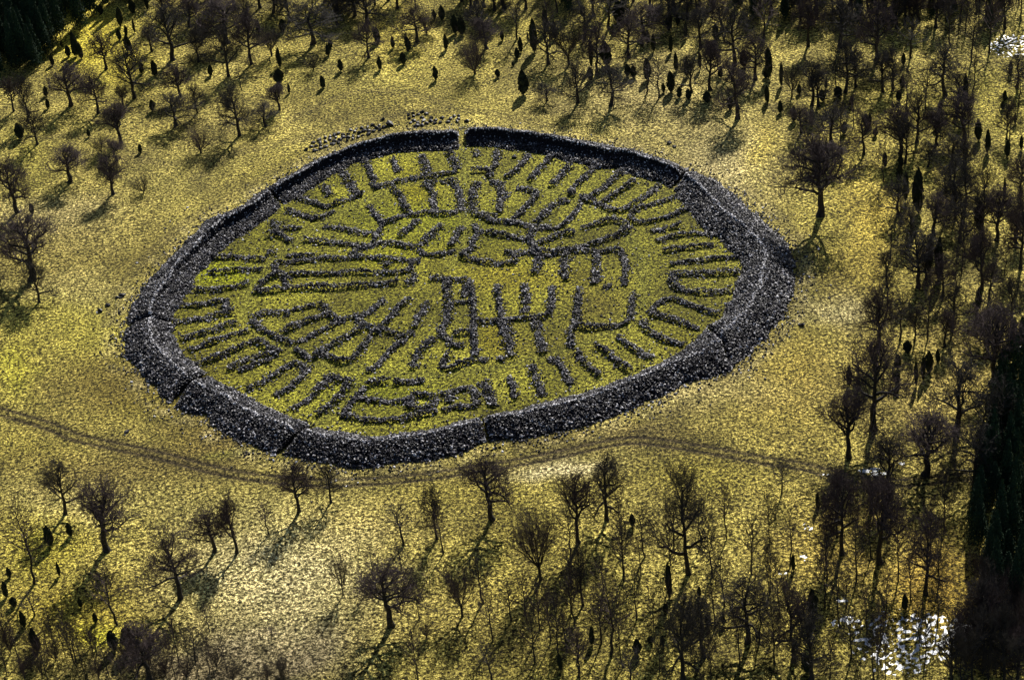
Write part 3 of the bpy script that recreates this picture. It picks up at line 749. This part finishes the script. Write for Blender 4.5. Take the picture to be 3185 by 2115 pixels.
# tile; bx,by,top,width (+ kind letter: s slender, v vase, b shrub)
OAKS = """
1;650,970,630,330;905,1040,680,260;130,1020,740,180;265,1130,720,200;345,1335,1030,200;1235,905,480,300;1130,960,800,150;1590,560,80,400;1825,575,280,200;975,640,330,250;1650,890,620,250;1815,1045,810,200;1615,1155,900,300;2100,710,300,300;2090,400,50,400;2310,600,150,300;2225,830,640,120s;1110,1310,980,300;2200,1250,850,300;1845,1400,1150,260b;930,1400,1240,150b;1070,1475,1280,250;1400,480,250,220;2290,350,0,250;1750,250,0,300;1500,200,-100,250
2;1470,390,60,300;740,235,-60,250;1015,220,-80,350;1025,540,220,250;2000,680,330,330b;2050,340,60,250;2110,450,200,250;1555,310,60,250b;135,520,290,220v;510,410,50,430;520,650,480,200b;205,1010,800,220;85,1160,960,250;1385,480,320,200;300,200,-40,280;900,150,-150,300
3;585,945,600,320;885,975,620,330;1325,910,570,220s;1215,850,520,220s;1050,530,160,320;1800,830,400,300;1625,850,530,250;2050,1090,600,400;2210,740,380,260;2020,600,100,350;310,590,250,280;300,930,780,200;500,600,230,300v;760,690,250,300;645,370,50,250;870,270,-100,300s;1715,440,100,280;2290,380,0,300s;330,430,0,200s;25,360,0,200s;1190,330,50,300;1420,250,-50,300;1900,300,0,300
4;720,850,380,280;415,980,580,300;1375,1320,900,330;1070,850,500,280;1805,1300,900,380;890,1420,1050,260;600,1330,1020,330;1225,1420,1020,330;1480,1540,1320,200;1690,1560,1250,300;1640,880,450,350;1320,540,200,250s;1880,580,100,200s;2040,500,0,250s;1690,430,0,200s;1280,1010,650,200s;540,1550,1350,300;430,1540,1370,250;820,800,480,250;320,1230,1000,200;230,900,620,200v;380,430,0,250;670,450,0,350;1000,560,100,300;1820,1550,1330,250;2200,1290,1000,200
5;165,385,-60,330;290,1010,500,520;365,1220,880,240;1040,225,-90,280;1320,205,40,190b;640,110,-180,320
6;490,420,-250,600;1205,410,100,300;1535,600,250,320;1650,430,0,200s;1810,400,-50,250;2105,640,200,320;1970,1100,600,300;1390,1080,650,400;1615,1160,830,250;1820,780,520,200s;1220,1560,1180,250s;1030,1640,1130,330;1475,1560,1130,200s;2330,900,300,250;2250,1430,1000,250;1960,1500,1180,250s;1690,1550,1330,150s;2030,1600,1350,330;2000,190,-100,230b
7;560,470,-10,330;430,610,300,240;990,480,130,330;1180,230,-120,280;830,700,420,300;645,820,500,230;1240,560,250,180s;1090,780,500,280;80,800,640,110s;370,893,720,180;550,905,740,180;1125,560,300,160s
8;985,380,-180,540;320,980,780,200s;310,680,0,330s;1080,1060,560,300s;1660,820,250,480;1970,390,50,330;2175,400,-60,260;1925,1120,880,150s;1800,1400,1100,200s;1375,1560,1100,480;600,40,-390,380;70,1250,850,200s;500,1230,980,120s;700,1400,1080,150s;440,1300,1050,130s;600,1350,1080,100s
9;110,225,-40,180s;385,15,-400,270;680,-65,-400,200;1340,320,0,260s;1650,270,-150,280;1710,400,20,220s;2160,90,-440,400;790,780,430,170v;1235,1070,550,480;1885,980,570,320v;2165,1200,750,220s;2080,850,400,240s;2330,1010,680,180s;1490,1000,640,150s;1010,780,570,160s;1060,550,350,100s;135,1190,1080,100s;1480,1560,1120,180s;1560,1190,1020,200b;2150,1560,1280,200s;1325,560,330,180s
10;240,650,60,400v;590,310,-280,330;850,100,-420,350;1600,600,-280,480;1000,620,200,200s;630,880,400,260;820,740,450,180s;885,1330,720,350s;1205,440,30,220s;1165,620,260,150s;1720,330,-60,200s;2180,600,100,200s;2140,1220,650,480;2340,780,350,150s;335,1200,700,180s;560,1080,650,200s;110,1000,600,200s;190,1400,900,200s;600,1550,1150,250s;1745,1350,850,350;1550,1560,900,400;1050,1600,1300,250s;480,1300,1000,200s
11;690,420,-240,330;1040,500,-200,450;1460,790,150,380;550,650,340,180s;730,900,570,200s;920,1150,750,200s;245,1400,700,400;410,1560,1050,400;980,1560,1060,160s;1090,1560,1060,150s;120,1210,920,100s;1590,450,0,100s;1700,1400,1130,130s
"""
JUNS = """
1;425,885,795,50;190,1280,1140,95;820,1260,1190,35;1305,680,580,50;1425,700,560,65;1635,720,620,40;1940,700,605,55;1405,1020,920,55;1290,1400,1320,45;630,520,420,55;485,600,500,45;1165,340,240,35;1240,310,180,25;1110,240,70,60;930,130,50,50;1220,120,0,70;1355,90,-50,35;570,440,370,25;700,520,300,70;750,540,400,60;1180,480,330,60;1100,370,270,50;1840,260,170,55;1890,330,220,70;1210,490,380,30;445,1000,910,45
2;15,300,190,45;240,290,180,75;210,620,450,50;205,770,640,100;295,860,770,30;605,810,700,55;770,660,550,55;655,520,415,50;675,450,370,50;1130,650,530,50;1110,400,260,70;1250,450,345,40;1345,600,490,65;1390,470,350,60;1640,740,615,55;1735,460,320,50;1700,180,50,60;1630,180,90,35;1820,310,145,70;1880,320,165,80;2250,370,280,40;2210,710,635,50;2350,610,570,30
3;85,875,660,105;60,480,340,45;25,540,440,50;185,480,180,80;290,290,90,60;370,350,190,50;125,380,290,20;1575,350,200,40;700,740,620,60;845,600,390,110;710,620,350,40;1175,430,340,40;1225,400,280,55;1280,470,310,45;1440,480,320,45;1485,650,480,45;1585,700,520,45;1705,640,470,35;1370,850,765,40;1440,850,660,75;1515,900,800,55;1600,920,820,55;1770,940,840,80;1980,1010,890,70;2105,620,480,80;2330,600,450,70;2320,940,790,45;1220,730,540,80;1040,700,590,60;1095,710,600,60;1895,720,610,50;960,200,10,120;1850,370,230,70;1420,280,130,50;1500,240,110,40;2310,720,640,60
4;20,730,450,70;135,800,580,40;300,870,780,50;510,940,830,60;655,900,800,85;775,980,890,45;545,820,730,30;1255,600,490,45;1245,820,700,50;1215,940,840,60;250,1120,990,60;125,1040,930,50;415,1160,1010,55;710,1240,1130,60;910,1180,1060,60;945,1170,1050,40;1000,1260,1180,50;1590,1020,930,45;1565,1180,1060,55;1820,1030,680,55;2235,700,580,45;2185,930,830,45;2165,1010,935,45;2280,1150,1040,30;1940,1300,1110,70;2025,1410,1200,55;2210,1450,1290,55;2335,1390,1260,35;1085,1540,1400,45;1230,1540,1430,55;10,960,800,30
5;300,400,300,50
6;1275,290,20,60;1390,400,0,110;1490,950,640,75;1580,1000,640,90;1950,560,300,90;1940,1300,1090,60;1215,90,-50,60;2180,260,60,30
7;738,60,0,45;688,150,75,35;685,232,165,35;680,280,245,28;783,240,115,25;820,210,90,25;897,120,50,25;850,170,60,45;433,240,140,35;803,530,500,25;268,880,800,25;300,860,800,30;1165,600,540,30
8;465,330,160,90;650,250,130,60;90,620,530,50;60,800,660,60;225,1080,930,60;550,610,480,35;745,900,820,45;880,1040,950,50;340,1290,1090,90;1050,1290,1120,110;1200,1290,1080,150;130,880,800,70
10;1085,160,45,60;1425,820,500,60;1390,950,870,55;1700,800,710,45;1775,1070,960,55;1920,1060,960,45;1130,1330,1190,80;1255,1230,1170,65;715,1240,1080,60;425,1480,1330,50;1365,1260,1160,40
11;245,560,410,40;1265,920,780,65;420,960,740,100;390,1230,1020,60;365,1500,1340,90
"""
for ln in OAKS.strip().splitlines():
    t, *it = ln.split(';'); ox, oy, sc_ = T10[int(t)]
    for q in it:
        k = {'s': 'slender', 'v': 'vase', 'b': 'shrub'}.get(q[-1], 'oak'); q = q.rstrip('svb'); a, b, c, w = map(float, q.split(','))
        place(k, ox+a/sc_, oy+b/sc_, (b-c)/sc_, w/sc_)
for ln in JUNS.strip().splitlines():
    t, *it = ln.split(';'); ox, oy, sc_ = T10[int(t)]
    for q in it:
        a, b, c, w = map(float, q.split(',')); place('juniper', ox+a/sc_, oy+b/sc_, (b-c)/sc_, w/sc_)
# dark wood in the top left corner, top edge and the right edge
CWTL = [(-60,310),(-60,-60),(520,-60),(440,0),(330,28),(285,62),(240,112),(160,160),(130,210),(60,252),(0,290)]
for (x, y) in poisson(CWTL, 30, 80, 11): place('conifer', x, y, 170*random.Random(int(x)).uniform(.75, 1.1), 62)
CWR = [(3110,1180),(3200,1150),(3200,1950),(3120,1900),(3050,1790),(3030,1600),(3060,1500),(3080,1420),(3095,1330)]
for (x, y) in poisson(CWR, 42, 44, 12): place('conifer', x, y, 175*random.Random(int(x)).uniform(.6, 1.15), 80)
def fill(poly, dmin, nmax, seed, spec):
    for (x, y) in poisson(poly, dmin, nmax, seed):
        R = random.Random(int(x*31+y)); k, h0, h1, w0, w1 = spec[R.randrange(len(spec))]
        place(k, x, y, R.uniform(h0, h1), R.uniform(w0, w1))
fill([(1420,-40),(2260,-30),(3180,-20),(3180,95),(3040,105),(2400,75),(1900,55),(1440,30)], 27, 125, 21, [('oak', 110, 150, 70, 110), ('oak', 110, 150, 70, 110), ('slender', 110, 160, 50, 80), ('conifer', 100, 140, 34, 46), ('conifer', 100, 140, 34, 46)])
fill([(470,-10),(1300,-10),(1300,25),(900,45),(560,35)], 48, 26, 22, [('oak', 110, 150, 80, 110), ('slender', 110, 150, 50, 70)])
fill([(0,2010),(260,2000),(500,2060),(900,2090),(900,2125),(0,2125)], 34, 46, 23, [('slender', 70, 150, 25, 50), ('shrub', 40, 80, 40, 70)])
fill([(2960,1980),(3060,1900),(3185,1980),(3190,2125),(2950,2125)], 34, 40, 24, [('shrub', 60, 110, 60, 90), ('slender', 110, 170, 45, 70), ('oak', 110, 160, 80, 110)])
fill([(3040,1760),(3185,1900),(3185,2000),(3020,1960)], 40, 14, 25, [('shrub', 80, 120, 70, 100)])
fill([(2520,250),(3180,250),(3180,1120),(2760,1100),(2750,650),(2600,520)], 95, 40, 26, [('oak', 90, 130, 70, 100), ('slender', 90, 140, 40, 60)])
fill([(1650,1700),(2950,1650),(2950,2110),(1650,2110)], 110, 50, 27, [('slender', 120, 190, 45, 75)])
# trees that grow one into the other leave the frame of the photograph; remove those rooted far outside it
# ---------------------------------------------------------------- labels: each tells one thing from its neighbours
ORD = ['first','second','third','fourth','fifth','sixth','seventh','eighth','ninth','tenth','eleventh','twelfth','thirteenth','fourteenth','fifteenth','sixteenth','seventeenth','eighteenth','nineteenth','twentieth']
ORD += ['twenty-'+w for w in ORD[:9]]+['thirtieth']+['thirty-'+w for w in ORD[:9]]+['fortieth']
def xy_side(x):
    for lim, nm in ((300,'left edge'),(640,'ring left flank'),(1000,'slanting boulder band'),(1437,'oblong boulder cluster'),(1800,'ring top right arc'),(2150,'ring upper right shoulder'),(2480,'ring right end'),(2800,'right wood near side'),(9999,'right edge')):
        if x < lim: return nm
def zone(x, y):
    c = xy_side(x)
    if y < 110: return 'at top edge above '+c
    if y < 240: return 'in upper wood above '+c
    if y < 395: return 'behind ring above '+c
    if y < 1500:
        if x < 640: return ('high' if y < 620 else 'low')+' in grass left of the ring'
        b = 'level with the ring top' if y < 600 else 'level with the ring middle' if y < 900 else 'level with the ring lower half' if y < 1200 else 'by wheel track end'
        return ('right of ring, ' if x < 2700 else 'in right wood, ' if x < 2950 else 'along right edge, ')+b
    cb = 'left corner' if x < 250 else 'left part' if x < 600 else 'left middle' if x < 950 else 'middle' if x < 1350 else 'right of middle' if x < 1750 else 'right part' if x < 2150 else 'ice patches' if x < 2600 else 'large frozen pool' if x < 2980 else 'right corner'
    rb = 'just below wheel track' if y < 1700 else 'in foreground wood' if y < 1900 else 'in lowest foreground'
    return rb+', '+cb
NM = {'oak': 'bare spreading tree', 'slender': 'slender bare tree', 'vase': 'bare vase-shaped tree', 'shrub': 'bare many-stemmed shrub', 'juniper': 'dark juniper column', 'conifer': 'dark green spruce'}
CT = {'oak': 'tree', 'slender': 'tree', 'vase': 'tree', 'shrub': 'shrub', 'juniper': 'juniper', 'conifer': 'tree'}
GP = {'oak': 'bare trees round the ring', 'slender': 'slender bare trees', 'vase': 'bare trees round the ring', 'shrub': 'bare shrubs', 'juniper': 'junipers in the grass', 'conifer': 'spruces in the dark woods'}
from collections import defaultdict
def sz(t):
    h = t['h']
    if t['kind'] == 'juniper': return 'tall ' if h > 6 else 'small ' if h < 3.6 else ''
    return 'tall ' if h > 15 else 'low ' if h < 7 else ''
buckets = defaultdict(list)
for t in TREES: buckets[(sz(t)+NM[t['kind']], zone(t['bx'], t['by']))].append(t)
for (nm, z), L in buckets.items():
    L.sort(key=lambda t: t['bx'])
    for i, t in enumerate(L):
        lab = nm+' '+z
        if len(L) > 1:
            e = 'leftmost' if i == 0 else 'rightmost' if i == len(L)-1 else ORD[min(i, 39)]+' from left'
            lab += ', '+e+(' of these' if i in (0, len(L)-1) else '')
        tag(t['o'], lab, CT[t['kind']], GP[t['kind']])
def wzone(x, y):
    cx, cy = 1440, 905; a = math.atan2(-(y-cy)*1.9, x-cx); r = math.hypot((y-cy)*1.9, x-cx)
    s = int(round((90-math.degrees(a))/30)) % 12
    h = ['top gateway','upper right arc','right shoulder','right end','lower right bank','bottom right arc','bottom arc','bottom left gateway path','black pit gateway','left gateway','left shoulder','upper left arc'][s]
    return ('inner houses, towards the ' if r < 560 else 'outer row against the ')+h
bk = defaultdict(list)
for o in wall_objs: bk[(o['_form'], wzone(*o['_px']))].append(o)
for (f, z), L in bk.items():
    L.sort(key=lambda o: o['_px'][0]*.5+o['_px'][1])
    for i, o in enumerate(L):
        lab = ('' if o['_shape'] == 'middling' else o['_shape']+' ')+f+' dark rubble wall, '+z
        if len(L) > 1: lab += ', '+('uppermost of these' if i == 0 else 'lowermost of these' if i == len(L)-1 else ORD[i]+' from the top')
        tag(o, lab)
rl = sorted(ramp_objs, key=lambda o: o['_px'][0])
def rlab(x, y):
    if x < 560 and y > 1080: return 'short dark rampart at the far left, between the left gateway and the black pit'
    if x < 700 and y < 1010: return 'dark rubble rampart along the upper left side of the ring, above the left gateway'
    if x < 760: return 'speckled dark rubble rampart at the lower left, between the black pit and the bottom path'
    if x < 1300 and y > 1000: return 'dark speckled rampart along the bottom arc, just right of the bottom path'
    if x < 1300: return 'narrow dark rampart of the upper left arc, ending at the top gateway'
    if y < 700 and x < 2150: return 'dark rampart right of the top gateway, with a pale-edged parapet step'
    if x > 2200: return 'broad dark rampart round the right end of the ring'
    return 'dark speckled rampart along the lower right arc, above the curving wheel track'
for o in ramp_objs:
    tag(o, rlab(*o['_px']), None, 'lengths of the stone ring rampart'); print('RAMP', list(o['_px']), o['label'])
for o in list(S.objects):
    for k in ('_px', '_shape', '_form'):
        if k in o: del o[k]
cnt = defaultdict(int)
for o in S.objects:
    if o.parent is None and 'label' in o: cnt[o['label']] += 1
print('DUP', [(k, v) for k, v in cnt.items() if v > 1][:20], 'TREES', len(TREES), 'WALLS', len(wall_objs))
